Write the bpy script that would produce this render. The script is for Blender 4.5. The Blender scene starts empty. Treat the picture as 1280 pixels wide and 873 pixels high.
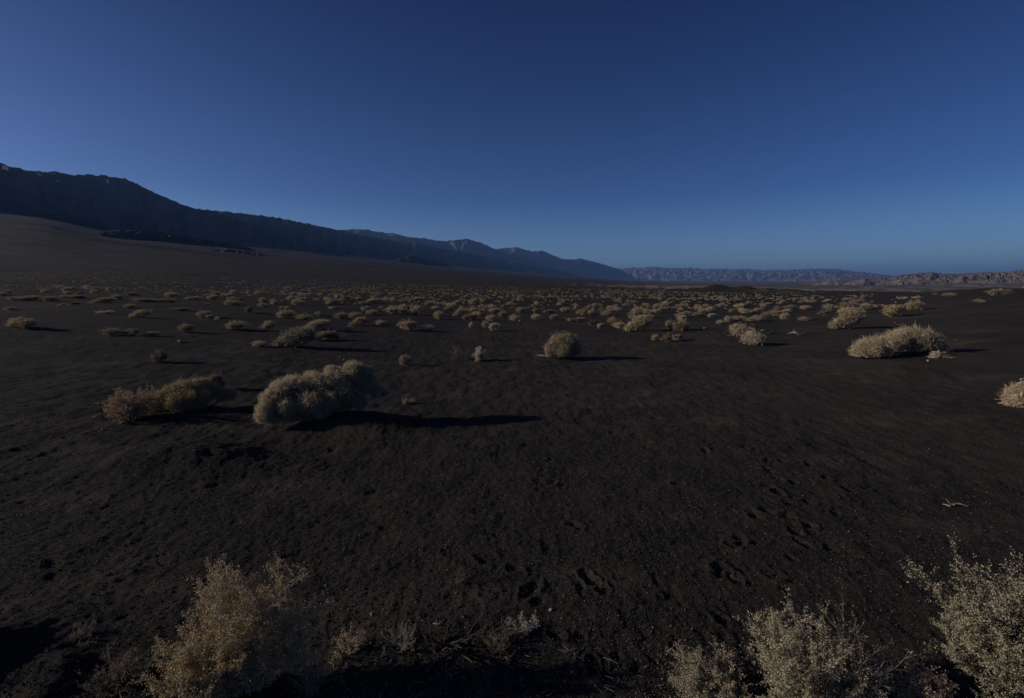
import bpy, math
import numpy as np

# ------------------------------------------------------------------ camera, sky, sun, exposure
sc = bpy.context.scene
COL = sc.collection
PW, PH = 1280.0, 873.0            # pixel frame of the photograph (only used to read off bearings)
LENS = 17.0
F = PW * LENS / 36.0
HORIZON = 352.0
PITCH = math.atan((PH / 2 - HORIZON) / F)
CAM_Z = 2.0
cam = bpy.data.cameras.new('camera')
cam.lens = LENS; cam.sensor_width = 36.0; cam.sensor_fit = 'HORIZONTAL'
cam.clip_start = 0.05; cam.clip_end = 200000.0
cam_ob = bpy.data.objects.new('camera', cam); COL.objects.link(cam_ob)
cam_ob.location = (0, 0, CAM_Z)
cam_ob.rotation_euler = (math.pi / 2 - PITCH, 0, 0)
sc.camera = cam_ob

SUN_ELEV = math.radians(18.0)
SUN_AZ = math.radians(-93.0)      # bearing of the sun, clockwise from the view direction
world = bpy.data.worlds.new('World'); sc.world = world; world.use_nodes = True
wnt = world.node_tree; bg = wnt.nodes['Background']
sky = wnt.nodes.new('ShaderNodeTexSky'); sky.sky_type = 'NISHITA'; sky.sun_disc = False
sky.sun_elevation = SUN_ELEV; sky.sun_rotation = SUN_AZ
sky.altitude = 800.0; sky.air_density = 0.6; sky.dust_density = 2.6; sky.ozone_density = 8.0
# the desert sky deepens towards the zenith more than the model's does
tc = wnt.nodes.new('ShaderNodeTexCoord'); sx = wnt.nodes.new('ShaderNodeSeparateXYZ'); wnt.links.new(tc.outputs['Generated'], sx.inputs[0])
cr_ = wnt.nodes.new('ShaderNodeValToRGB'); wnt.links.new(sx.outputs['Z'], cr_.inputs['Fac'])
e_ = cr_.color_ramp.elements
e_[0].position = 0.0; e_[0].color = (3.9, 2.95, 2.05, 1); e_[1].position = 0.62; e_[1].color = (0.33, 0.38, 0.74, 1)
e2 = e_.new(0.16); e2.color = (1.62, 1.48, 1.50, 1)
mm = wnt.nodes.new('ShaderNodeMix'); mm.data_type = 'RGBA'; mm.blend_type = 'MULTIPLY'; mm.inputs[0].default_value = 1.0
wnt.links.new(sky.outputs[0], mm.inputs[6]); wnt.links.new(cr_.outputs[0], mm.inputs[7])
wnt.links.new(mm.outputs[2], bg.inputs[0]); bg.inputs[1].default_value = 0.08
sun_l = bpy.data.lights.new('sun', 'SUN'); sun_l.energy = 5.0; sun_l.angle = math.radians(0.5)
sun_l.color = (1.0, 0.90, 0.76)
sun = bpy.data.objects.new('sun', sun_l); COL.objects.link(sun)
sun.rotation_euler = (math.pi / 2 - SUN_ELEV, 0, math.pi - SUN_AZ)
sun.location = (-50, 10, 40)
vs = sc.view_settings
vs.view_transform = 'Standard'; vs.look = 'None'; vs.gamma = 1.0; vs.use_curve_mapping = False
vs.exposure = -0.80

# ------------------------------------------------------------------ numeric helpers
def _hash(ix, iy, seed):
    h = (ix.astype(np.int64) * 374761393 + iy.astype(np.int64) * 668265263 + seed * 1442695041) & 0xFFFFFFFF
    h = ((h ^ (h >> 13)) * 1274126177) & 0xFFFFFFFF
    h = ((h ^ (h >> 16)) * 2246822519) & 0xFFFFFFFF
    return (h ^ (h >> 15)) & 0xFFFFFFFF

def pnoise(x, y, seed=0):
    x = np.asarray(x, float); y = np.asarray(y, float)
    xi = np.floor(x); yi = np.floor(y); fx = x - xi; fy = y - yi
    u = fx * fx * fx * (fx * (fx * 6 - 15) + 10); v = fy * fy * fy * (fy * (fy * 6 - 15) + 10)
    def g(a, b):
        ang = _hash(xi + a, yi + b, seed) * (2 * math.pi / 4294967296.0)
        return np.cos(ang) * (fx - a) + np.sin(ang) * (fy - b)
    n0 = g(0, 0) * (1 - u) + g(1, 0) * u
    n1 = g(0, 1) * (1 - u) + g(1, 1) * u
    return (n0 * (1 - v) + n1 * v) * 1.5

def fbm(x, y, octaves=4, seed=0, gain=0.5):
    s = 0.0; a = 1.0
    for o in range(octaves):
        s = s + a * pnoise(x * 2 ** o, y * 2 ** o, seed + o * 17); a *= gain
    return s

def sstep(a, b, x):
    t = np.clip((np.asarray(x, float) - a) / (b - a), 0, 1)
    return t * t * (3 - 2 * t)

def ray(px, py):
    a = (np.asarray(px, float) - PW / 2) / F; b = -(np.asarray(py, float) - PH / 2) / F
    Y = math.cos(PITCH) + b * math.sin(PITCH); Z = -math.sin(PITCH) + b * math.cos(PITCH)
    return a, Y, Z

def az_el(px, py):
    X, Y, Z = ray(px, py)
    return np.arctan2(X, Y), Z / np.hypot(X, Y)

def px2az(px, py=352.0):
    return az_el(px, py)[0]

# ------------------------------------------------------------------ the lie of the land
# bearing (as a column of the photograph), far edge of the black cinder plain (row, metres), foot of the hills (row, metres), dip behind the edge
LAND = [
    (-260, 338, 170, 250, 2600, 0.0),
    (0,    340, 190, 263, 3000, 0.0),
    (60,   340, 195, 268, 3100, 0.0),
    (130,  341, 200, 284, 3400, 0.0),
    (220,  344, 215, 296, 4000, 0.0),
    (330,  349, 240, 306, 4800, 0.0),
    (420,  352, 260, 316, 5800, 0.0),
    (500,  355, 275, 325, 7000, 0.0),
    (600,  358, 290, 336, 9000, 0.0),
    (680,  360, 300, 343, 11500, 0.0),
    (740,  361, 300, 347, 14000, 0.0),
    (790,  361.5, 300, 350, 20000, 0.0),
    (830,  362, 290, 351, 24000, 0.0),
    (930,  363, 250, 351.5, 25000, 0.001),
    (990,  366, 190, 351.5, 25000, 0.002),
    (1040, 367, 130, 351.5, 22000, 0.003),
    (1100, 368, 100, 352.5, 14000, 0.004),
    (1150, 368, 85, 353.0, 11000, 0.005),
    (1190, 363, 75, 353.5, 9000, 0.008),
    (1230, 361, 65, 354.5, 7000, 0.010),
    (1280, 360, 60, 355.0, 6000, 0.012),
    (1540, 355, 55, 355.0, 6000, 0.015),
]
_L = np.array(LAND, float)
_az = px2az(_L[:, 0])
_ed = az_el(_L[:, 0], _L[:, 1])[1]; _ef = az_el(_L[:, 0], _L[:, 3])[1]

_ag = np.linspace(-math.pi, math.pi, 3601); _kw = np.exp(-np.linspace(-2.2, 2.2, 45) ** 2); _kw /= _kw.sum()
def _soft(v):
    f = np.interp(_ag, _az, v); return np.convolve(np.pad(f, 22, mode='edge'), _kw, mode='valid')
_RD, _RF, _ED, _EF, _DIP = _soft(_L[:, 2]), np.exp(_soft(np.log(_L[:, 4]))), _soft(_ed), _soft(_ef), _soft(_L[:, 5])

def bowl(x, y):
    fall = np.exp(-(np.hypot(x, y) / 45.0) ** 2)
    left = 0.055 * np.clip(-x - 2.5, 0, 16); right = 0.045 * np.clip(x - 5.0, 0, 16)
    return (left + right) * fall

# wind-built mounds under the big shrubs, the cinder mounds at the plain's edge, and an added bank out of view that shades the bottom left
MOUNDS = []
def mound(px, row, dist, h, sx, sy):
    a, e = az_el(px, row); MOUNDS.append((math.sin(a) * dist, math.cos(a) * dist, h, sx, sy))
mound(866, 366, 230, 1.3, 3.0, 5)
mound(893, 366, 225, 2.4, 5.0, 6)
mound(908, 366, 228, 0.8, 4, 6)
mound(932, 366, 220, 1.7, 4.5, 6)
mound(960, 368, 190, 1.3, 5, 7)
mound(985, 368, 165, 1.2, 5, 7)
mound(1045, 368, 120, 0.6, 5, 8)
mound(245, 520, 6.2, 0.18, 0.75, 0.40)
mound(450, 524, 6.8, 0.20, 0.70, 0.42)
mound(165, 525, 6.3, 0.08, 0.5, 0.3)
mound(1130, 447, 12.5, 0.20, 1.0, 0.5)
mound(702, 447, 12.6, 0.12, 0.4, 0.3)
mound(-75, 735, 3.6, 0.20, 0.45, 0.36)  # added bank left of the view, shaped to throw shade on the near ground
mound(20, 765, 3.0, 0.06, 0.14, 0.12)
mound(70, 745, 3.2, 0.05, 0.12, 0.10)
mound(110, 790, 2.7, 0.04, 0.10, 0.10)
mound(60, 790, 2.6, -0.05, 0.35, 0.2)

def land(x, y, detail=True):
    x = np.asarray(x, float); y = np.asarray(y, float)
    r = np.maximum(np.hypot(x, y), 0.05); a = np.arctan2(x, y)
    rd = np.interp(a, _ag, _RD); rf = np.interp(a, _ag, _RF)
    ed = np.interp(a, _ag, _ED); ef = np.interp(a, _ag, _EF); dip = np.interp(a, _ag, _DIP)
    behind = sstep(1.35, 2.2, np.abs(a))
    zb = bowl(x, y) * (1 - behind)
    # near plain: lies at z = 0 round the camera and reaches its far edge at the right height
    zd = ed * rd + CAM_Z
    zbd = bowl(np.sin(a) * rd, np.cos(a) * rd)
    t = np.clip((r - 14) / (rd - 14), 0, None)
    near = zb + (zd - zbd) * (t ** 1.15) * (1 - behind)
    # beyond the edge: the alluvial fan or the valley floor up to the foot of the hills
    tl = np.clip(np.log(np.maximum(r, rd) / rd) / np.log(rf / rd), 0, 1)
    e = ed + (ef - ed) * tl ** 0.85 - dip * np.sin(np.pi * np.clip(tl / 0.9, 0, 1)) ** 0.7
    far = CAM_Z + e * np.minimum(r, rf)
    far = far * (1 - behind)
    w = sstep(0.97, 1.03, r / rd)
    z = near * (1 - w) + far * w
    for mx, my, h, sx, sy in MOUNDS:
        z = z + h * np.exp(-((x - mx) / sx) ** 2 - ((y - my) / sy) ** 2)
    if detail:
        z = z + 0.035 * fbm(x / 1.9, y / 1.9, 3, 3) * sstep(300, 40, r) * sstep(1.0, 3.0, r)
        z = z + 0.010 * fbm(x / 0.28, y / 0.28, 3, 9) * sstep(30, 8, r)
        z = z + 0.0055 * fbm(x / 0.06, y / 0.075, 2, 13) * sstep(14, 6, r) + 0.012 * fbm(x / 0.22, y / 0.45, 2, 15) * sstep(35, 15, r) * sstep(4, 7, r)
        z = z + 0.22 * fbm(x / 17, y / 17, 3, 21) * sstep(14, 40, r) * sstep(900, 200, r)
        z = z + 7.0 * fbm(x / 420, y / 420, 4, 33) * sstep(400, 1500, r) * sstep(16000, 5000, r) * sstep(0.25, -0.1, a)
        z = z + 1.2 * fbm(x / 90, y / 60, 3, 35) * sstep(250, 600, r) * sstep(3000, 900, r)
    return z

_R = np.exp(np.linspace(math.log(1.1), math.log(9000.0), 2600))
def at(px, py):
    """where the line of sight through a point of the photograph meets the land"""
    a, e = az_el(px, py)
    a = float(a); e = float(e)
    x = np.sin(a) * _R; y = np.cos(a) * _R
    ez = (land(x, y) - CAM_Z) / _R
    i = int(np.argmax(ez >= e))
    if ez[i] < e: i = len(_R) - 1
    return np.array([x[i], y[i], CAM_Z + ez[i] * _R[i]])

def depth(p):
    return p[1] * math.cos(PITCH) - (p[2] - CAM_Z) * math.sin(PITCH)

# ------------------------------------------------------------------ object helpers
def mesh_from(name, verts, faces, mat=None, smooth=False):
    """verts (n,3); faces a list of int arrays, each (m,k)"""
    if not isinstance(faces, (list, tuple)): faces = [faces]
    faces = [f for f in faces if len(f)]
    me = bpy.data.meshes.new(name)
    verts = np.ascontiguousarray(verts, np.float32)
    loops = np.concatenate([f.ravel() for f in faces]).astype(np.int32)
    tot = np.concatenate([np.full(len(f), f.shape[1]) for f in faces]).astype(np.int32)
    start = np.concatenate([[0], np.cumsum(tot)[:-1]]).astype(np.int32)
    me.vertices.add(len(verts)); me.vertices.foreach_set('co', verts.ravel())
    me.loops.add(len(loops)); me.loops.foreach_set('vertex_index', loops)
    me.polygons.add(len(tot)); me.polygons.foreach_set('loop_start', start)
    try: me.polygons.foreach_set('loop_total', tot)
    except Exception: pass
    if smooth: me.polygons.foreach_set('use_smooth', np.ones(len(tot), bool))
    me.update(calc_edges=True)
    if mat: me.materials.append(mat)
    return me

def link(name, me, loc=(0, 0, 0), parent=None, mat=None, rz=0.0, scale=(1, 1, 1)):
    o = bpy.data.objects.new(name, me); COL.objects.link(o)
    o.location = loc; o.rotation_euler = (0, 0, rz); o.scale = scale
    if parent: o.parent = parent
    if mat and me is not None:
        o.material_slots[0].link = 'OBJECT'; o.material_slots[0].material = mat
    return o

def tag(o, label=None, cat=None, group=None, kind=None):
    if label: o['label'] = label
    if cat: o['category'] = cat
    if group: o['group'] = group
    if kind: o['kind'] = kind
    return o

# ------------------------------------------------------------------ materials
def new_mat(name, rough=0.9):
    m = bpy.data.materials.new(name); m.use_nodes = True
    nt = m.node_tree; b = nt.nodes['Principled BSDF']
    b.inputs['Roughness'].default_value = rough
    b.inputs['Specular IOR Level'].default_value = 0.15
    return m, nt, b

def N(nt, kind, **kw):
    n = nt.nodes.new(kind)
    for k, v in kw.items(): setattr(n, k, v)
    return n

def noise(nt, coord, scale, detail=4, rough=0.55):
    n = N(nt, 'ShaderNodeTexNoise'); n.inputs['Scale'].default_value = scale
    n.inputs['Detail'].default_value = detail; n.inputs['Roughness'].default_value = rough
    nt.links.new(coord, n.inputs['Vector']); return n.outputs['Fac']

def ramp(nt, fac, stops):
    n = N(nt, 'ShaderNodeValToRGB'); el = n.color_ramp.elements
    while len(el) < len(stops): el.new(0.5)
    for e, (p, c) in zip(el, stops):
        e.position = p; e.color = (*c, 1) if len(c) == 3 else c
    nt.links.new(fac, n.inputs['Fac']); return n.outputs['Color']

def mix(nt, fac, a, b, mode='MIX'):
    n = N(nt, 'ShaderNodeMix', data_type='RGBA', blend_type=mode)
    for sock, v in ((n.inputs[0], fac), (n.inputs[6], a), (n.inputs[7], b)):
        if hasattr(v, 'links') or isinstance(v, bpy.types.NodeSocket): nt.links.new(v, sock)
        elif isinstance(v, (int, float)): sock.default_value = v
        else: sock.default_value = (*v, 1)
    return n.outputs[2]

def ground_mat():
    m, nt, b = new_mat('cinder_ground', 0.95)
    b.inputs['Specular IOR Level'].default_value = 0.08
    geo = N(nt, 'ShaderNodeNewGeometry'); P = geo.outputs['Position']
    fine = noise(nt, P, 42, 6, 0.8); mid = noise(nt, P, 3.2, 5, 0.6); big = noise(nt, P, 0.35, 4, 0.55)
    c = ramp(nt, fine, [(0.38, (0.007, 0.0062, 0.0052)), (0.52, (0.030, 0.0265, 0.0218)), (0.66, (0.100, 0.087, 0.070))])
    c = mix(nt, ramp(nt, mid, [(0.40, (0, 0, 0)), (0.72, (0.7, 0.7, 0.7))]), c, (0.047, 0.039, 0.031))
    c = mix(nt, ramp(nt, big, [(0.48, (0, 0, 0)), (0.75, (0.45, 0.45, 0.45))]), c, (0.046, 0.038, 0.030))
    z = N(nt, 'ShaderNodeAttribute', attribute_name='zone')
    sep = N(nt, 'ShaderNodeSeparateColor'); nt.links.new(z.outputs['Color'], sep.inputs[0])
    # fan gravels and the valley floor with its pale playa
    fn = noise(nt, P, 0.03, 6, 0.6)
    fan = ramp(nt, fn, [(0.32, (0.030, 0.023, 0.019)), (0.55, (0.055, 0.042, 0.034)), (0.75, (0.088, 0.068, 0.054))])
    c = mix(nt, sep.outputs[0], c, fan)
    c = mix(nt, sep.outputs[1], c, (0.42, 0.36, 0.30))
    c = mix(nt, sep.outputs[2], c, (0.098, 0.078, 0.060))
    nt.links.new(c, b.inputs['Base Color'])
    bump = N(nt, 'ShaderNodeBump'); bump.inputs['Strength'].default_value = 0.8; bump.inputs['Distance'].default_value = 0.025
    nt.links.new(fine, bump.inputs['Height'])
    b2 = N(nt, 'ShaderNodeBump'); b2.inputs['Strength'].default_value = 0.35; b2.inputs['Distance'].default_value = 0.08
    nt.links.new(mid, b2.inputs['Height']); nt.links.new(bump.outputs[0], b2.inputs['Normal'])
    nt.links.new(b2.outputs[0], b.inputs['Normal'])
    return m

def rock_mat(name, dark, light, scale):
    m, nt, b = new_mat(name, 0.95)
    geo = N(nt, 'ShaderNodeNewGeometry'); P = geo.outputs['Position']
    mp = N(nt, 'ShaderNodeMapping'); mp.inputs['Scale'].default_value = (1, 1, 2.5); nt.links.new(P, mp.inputs['Vector'])
    a = noise(nt, mp.outputs[0], scale, 8, 0.62)
    c = ramp(nt, a, [(0.32, dark), (0.70, light)])
    nt.links.new(c, b.inputs['Base Color'])
    return m

def leaf_mat(name, a, bb, c3, transl=0.25):
    m, nt, b = new_mat(name, 0.85)
    geo = N(nt, 'ShaderNodeNewGeometry'); oi = N(nt, 'ShaderNodeObjectInfo')
    c = ramp(nt, geo.outputs['Random Per Island'], [(0.0, a), (0.5, bb), (1.0, c3)])
    hs = N(nt, 'ShaderNodeHueSaturation')
    mr = N(nt, 'ShaderNodeMapRange'); mr.inputs['To Min'].default_value = 0.68; mr.inputs['To Max'].default_value = 1.12
    nt.links.new(oi.outputs['Random'], mr.inputs['Value']); nt.links.new(mr.outputs[0], hs.inputs['Value'])
    nt.links.new(c, hs.inputs['Color']); nt.links.new(hs.outputs[0], b.inputs['Base Color'])
    tr = N(nt, 'ShaderNodeBsdfTranslucent'); nt.links.new(hs.outputs[0], tr.inputs['Color'])
    mx = N(nt, 'ShaderNodeMixShader'); mx.inputs[0].default_value = transl
    out = nt.nodes['Material Output']
    nt.links.new(b.outputs[0], mx.inputs[1]); nt.links.new(tr.outputs[0], mx.inputs[2]); nt.links.new(mx.outputs[0], out.inputs['Surface'])
    return m

def twig_mat(name, a, bb):
    m, nt, b = new_mat(name, 0.9)
    geo = N(nt, 'ShaderNodeNewGeometry')
    f = noise(nt, geo.outputs['Position'], 40, 3)
    nt.links.new(ramp(nt, f, [(0.3, a), (0.7, bb)]), b.inputs['Base Color'])
    return m

M_GROUND = ground_mat()
M_LEAF = {
    'tan':   leaf_mat('dry_tan_foliage', (0.38, 0.30, 0.185), (0.51, 0.41, 0.265), (0.66, 0.55, 0.375)),
    'grey':  leaf_mat('grey_green_foliage', (0.34, 0.285, 0.19), (0.47, 0.405, 0.285), (0.63, 0.56, 0.42)),
    'olive': leaf_mat('olive_foliage', (0.35, 0.275, 0.15), (0.47, 0.38, 0.215), (0.60, 0.50, 0.30)),
    'rust':  leaf_mat('rusty_foliage', (0.36, 0.255, 0.155), (0.47, 0.345, 0.22), (0.59, 0.455, 0.305)),
    'pale':  leaf_mat('pale_foliage', (0.461, 0.397, 0.282), (0.602, 0.525, 0.384), (0.768, 0.685, 0.525)),
    'dark':  leaf_mat('dark_twiggy_foliage', (0.166, 0.128, 0.090), (0.243, 0.192, 0.128), (0.346, 0.282, 0.198)),
    'gold':  leaf_mat('golden_seed_foliage', (0.54, 0.38, 0.18), (0.71, 0.525, 0.28), (0.86, 0.71, 0.44), 0.35),
    'straw': leaf_mat('straw_foliage', (0.40, 0.345, 0.205), (0.57, 0.50, 0.32), (0.76, 0.69, 0.48)),
    'billow': leaf_mat('straw_gold_foliage', (0.54, 0.43, 0.275), (0.69, 0.57, 0.385), (0.84, 0.72, 0.52), 0.38),
}
M_TWIG = twig_mat('brown_twigs', (0.10, 0.075, 0.055), (0.19, 0.15, 0.11))
M_DARKTWIG = twig_mat('weathered_dark_twigs', (0.035, 0.028, 0.024), (0.085, 0.068, 0.055))
M_PALETWIG = twig_mat('bleached_twigs', (0.26, 0.22, 0.17), (0.42, 0.37, 0.30))
M_DRYTWIG = twig_mat('dry_straw_twigs', (0.17, 0.13, 0.095), (0.30, 0.24, 0.175))

# ------------------------------------------------------------------ ground: one sheet from the feet to the horizon
def pits():
    """footprints and scuffs: x, y, depth, half-width, half-length, heading"""
    out = []; rng = np.random.default_rng(5)
    def pr(px, py, d, w, l, h):
        p = at(px, py); out.append((p[0], p[1], d * (0.60 if px > 840 and d > 0.02 else 0.38), w * 0.70, l * 0.70, h))
    for px, py in [(688, 575), (691, 603), (702, 607), (714, 655), (722, 658), (733, 721), (741, 729), (752, 736)]:
        pr(px, py, 0.045, 0.065, 0.10, rng.uniform(-0.5, 0.5))
    pr(664, 738, 0.06, 0.07, 0.15, 0.5); pr(672, 752, 0.035, 0.07, 0.10, 0.5)
    pr(697, 797, 0.09, 0.075, 0.06, 0.3); pr(725, 795, 0.05, 0.045, 0.04, 0.3)
    pr(741, 833, 0.09, 0.050, 0.10, 0.05); pr(772, 822, 0.05, 0.05, 0.04, -0.3)
    pr(795, 838, 0.04, 0.04, 0.05, -0.4); pr(815, 826, 0.04, 0.03, 0.07, -0.6)
    pr(853, 817, 0.05, 0.03, 0.08, -0.8)
    # the busy trail of prints on the right
    trail = [(952, 548), (968, 566), (958, 577), (982, 575), (963, 590), (975, 597), (990, 604), (962, 606), (972, 618), (962, 625),
             (985, 630), (960, 638), (978, 643), (988, 646), (1003, 655), (995, 668), (1008, 681), (1012, 660), (940, 643), (924, 676),
             (912, 685), (905, 712), (918, 722), (966, 715), (975, 722), (985, 735), (900, 775), (838, 745), (990, 700), (1035, 690),
             (1010, 580), (1030, 600), (1050, 575), (1060, 612), (1010, 625), (1045, 640), (930, 560), (1000, 560)]
    for px, py in trail:
        pr(px + rng.uniform(-3, 3), py + rng.uniform(-3, 3), rng.uniform(0.022, 0.05), rng.uniform(0.05, 0.085), rng.uniform(0.07, 0.14), rng.uniform(-0.8, 0.8))
    for px, py in [(905, 718), (922, 680)]: pr(px, py, 0.045, 0.10, 0.08, 0)
    # scuffs on the left half and odd ones anywhere
    left = [(350, 612), (362, 590), (318, 634), (305, 640), (420, 560), (455, 577), (270, 664), (352, 672), (330, 655), (212, 640),
            (245, 612), (505, 600), (560, 690), (575, 712), (610, 700), (520, 680), (480, 660), (545, 620), (600, 640), (40, 690), (60, 700),
            (130, 640), (90, 615), (160, 600), (390, 640), (430, 690), (640, 715), (820, 610), (850, 600), (795, 585), (880, 560)]
    for px, py in left[::2]:
        pr(px + rng.uniform(-4, 4), py + rng.uniform(-4, 4), rng.uniform(0.018, 0.045), rng.uniform(0.06, 0.12), rng.uniform(0.06, 0.13), rng.uniform(-1.2, 1.2))
    for i in range(80):
        pr(rng.uniform(-20, 1300), rng.uniform(480, 800), rng.uniform(0.008, 0.024), rng.uniform(0.04, 0.10), rng.uniform(0.05, 0.12), rng.uniform(-1.5, 1.5))
    return out

def zone_of(x, y):
    r = np.hypot(x, y); a = np.arctan2(x, y)
    rd = np.interp(a, _ag, _RD)
    n = fbm(x / 60, y / 60, 4, 51); n2 = fbm(x / 9, y / 9, 3, 52)
    fan = sstep(0.93, 1.25, r / rd * (1 + 0.10 * n)) * (0.75 + 0.25 * sstep(1, 3, r / rd))
    lr = np.log10(np.maximum(r, 1))
    fan = fan * (0.80 + 0.75 * fbm(a * 5, lr * 22 + a * 9, 4, 64) * sstep(1.2, 2.5, r / rd))
    fan = fan * (1 - 0.55 * sstep(0.1, 0.5, fbm(a * 14 - lr * 6, lr * 9, 4, 66)) * sstep(1.5, 3.0, r / rd))
    px = np.tan(np.clip(a, -1.2, 1.2)) * F + 640
    streak = fbm(a * 34, lr * 26, 4, 61)
    playa = sstep(0.02, 0.42, streak) * sstep(2.55, 2.68, lr) * sstep(3.25, 3.02, lr) * sstep(735, 830, px) * sstep(1090, 960, px)
    playa = playa + 0.5 * sstep(0.1, 0.5, streak) * sstep(2.6, 2.8, lr) * sstep(3.9, 3.4, lr) * sstep(900, 1060, px)
    playa = playa + 0.55 * sstep(0.25, 0.5, fbm(a * 60, lr * 40, 3, 62)) * sstep(2.6, 2.75, lr) * sstep(3.3, 3.0, lr) * sstep(660, 740, px)
    playa = playa + 0.17 * sstep(2.5, 2.9, lr) * sstep(720, 900, px)
    brown = np.zeros_like(r)
    brown = brown + 0.8 * sstep(-0.1, 0.5, n2) * sstep(120, 170, r) * sstep(330, 230, r) * sstep(925, 955, px) * sstep(1075, 1030, px)
    brown = brown + 0.35 * sstep(0.15, 0.7, fbm(x / 5.0, y / 1.6, 3, 55)) * sstep(8, 16, r) * sstep(950, 1050, px)
    brown = brown + 0.30 * sstep(0.2, 0.8, fbm(x / 1.6, y / 0.8, 3, 57)) * sstep(30, 12, r)
    brown = brown + (0.16 + 0.14 * fbm(x / 2.5, y / 2.0, 3, 58)) * sstep(5.0, 9.0, r) * sstep(60, 25, r) * sstep(420, 760, px)
    return np.clip(fan, 0, 1), np.clip(playa, 0, 1), np.clip(brown, 0, 1)

def build_ground():
    az = np.concatenate([np.radians(np.arange(-56, 56.001, 0.11)), np.radians(np.arange(60, 300, 4.0))])
    rr = np.concatenate([[0.25, 0.6, 1.0], np.exp(np.linspace(math.log(1.35), math.log(13), 640, endpoint=False)),
                         np.exp(np.linspace(math.log(13), math.log(330), 300, endpoint=False)),
                         np.exp(np.linspace(math.log(330), math.log(60000), 190))])
    A, Rg = np.meshgrid(az, rr, indexing='ij')
    x = np.sin(A) * Rg; y = np.cos(A) * Rg
    z = land(x, y)
    na, nr = z.shape
    nfine = int((az < 1.0).sum())
    sub = (slice(0, nfine), slice(0, 3 + 640))
    xs, ys = x[sub], y[sub]; dz = np.zeros_like(xs)
    wob = 0.8 * fbm(xs / 0.09, ys / 0.09, 3, 71)
    for px_, py_, d, w, l, h in pits():
        sel = np.where((np.abs(xs - px_) < 0.5) & (np.abs(ys - py_) < 0.5))
        ux, uy = xs[sel] - px_, ys[sel] - py_
        c, s = math.cos(h), math.sin(h)
        q = np.sqrt(((ux * c - uy * s) / w) ** 2 + ((ux * s + uy * c) / l) ** 2) + wob[sel] * 0.5
        dz[sel] += -d * (1 - sstep(0.15, 1.15, q)) + 0.30 * d * np.exp(-((q - 1.3) / 0.30) ** 2)
    z[sub] += np.clip(dz, -0.055, 0.02)
    verts = np.stack([x.ravel(), y.ravel(), z.ravel()], 1)
    verts = np.concatenate([verts, [[0, 0, float(z[:, 0].mean())]]])
    i = np.arange(na)[:, None]; j = np.arange(nr - 1)[None, :]
    i2 = (i + 1) % na
    quads = np.stack([i * nr + j, i * nr + j + 1, i2 * nr + j + 1, i2 * nr + j], -1).reshape(-1, 4)[:, ::-1]
    k = np.arange(na); tris = np.stack([np.full(na, na * nr), ((k + 1) % na) * nr, k * nr], 1)[:, ::-1]
    me = mesh_from('ground', verts, [np.ascontiguousarray(quads), np.ascontiguousarray(tris)], M_GROUND, smooth=True)
    f, p, b = zone_of(verts[:, 0], verts[:, 1])
    at_ = me.attributes.new('zone', 'FLOAT_COLOR', 'POINT')
    at_.data.foreach_set('color', np.stack([f, p, b, np.ones_like(f)], 1).astype(np.float32).ravel())
    tag(link('ground', me), kind='structure')
build_ground()

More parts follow.
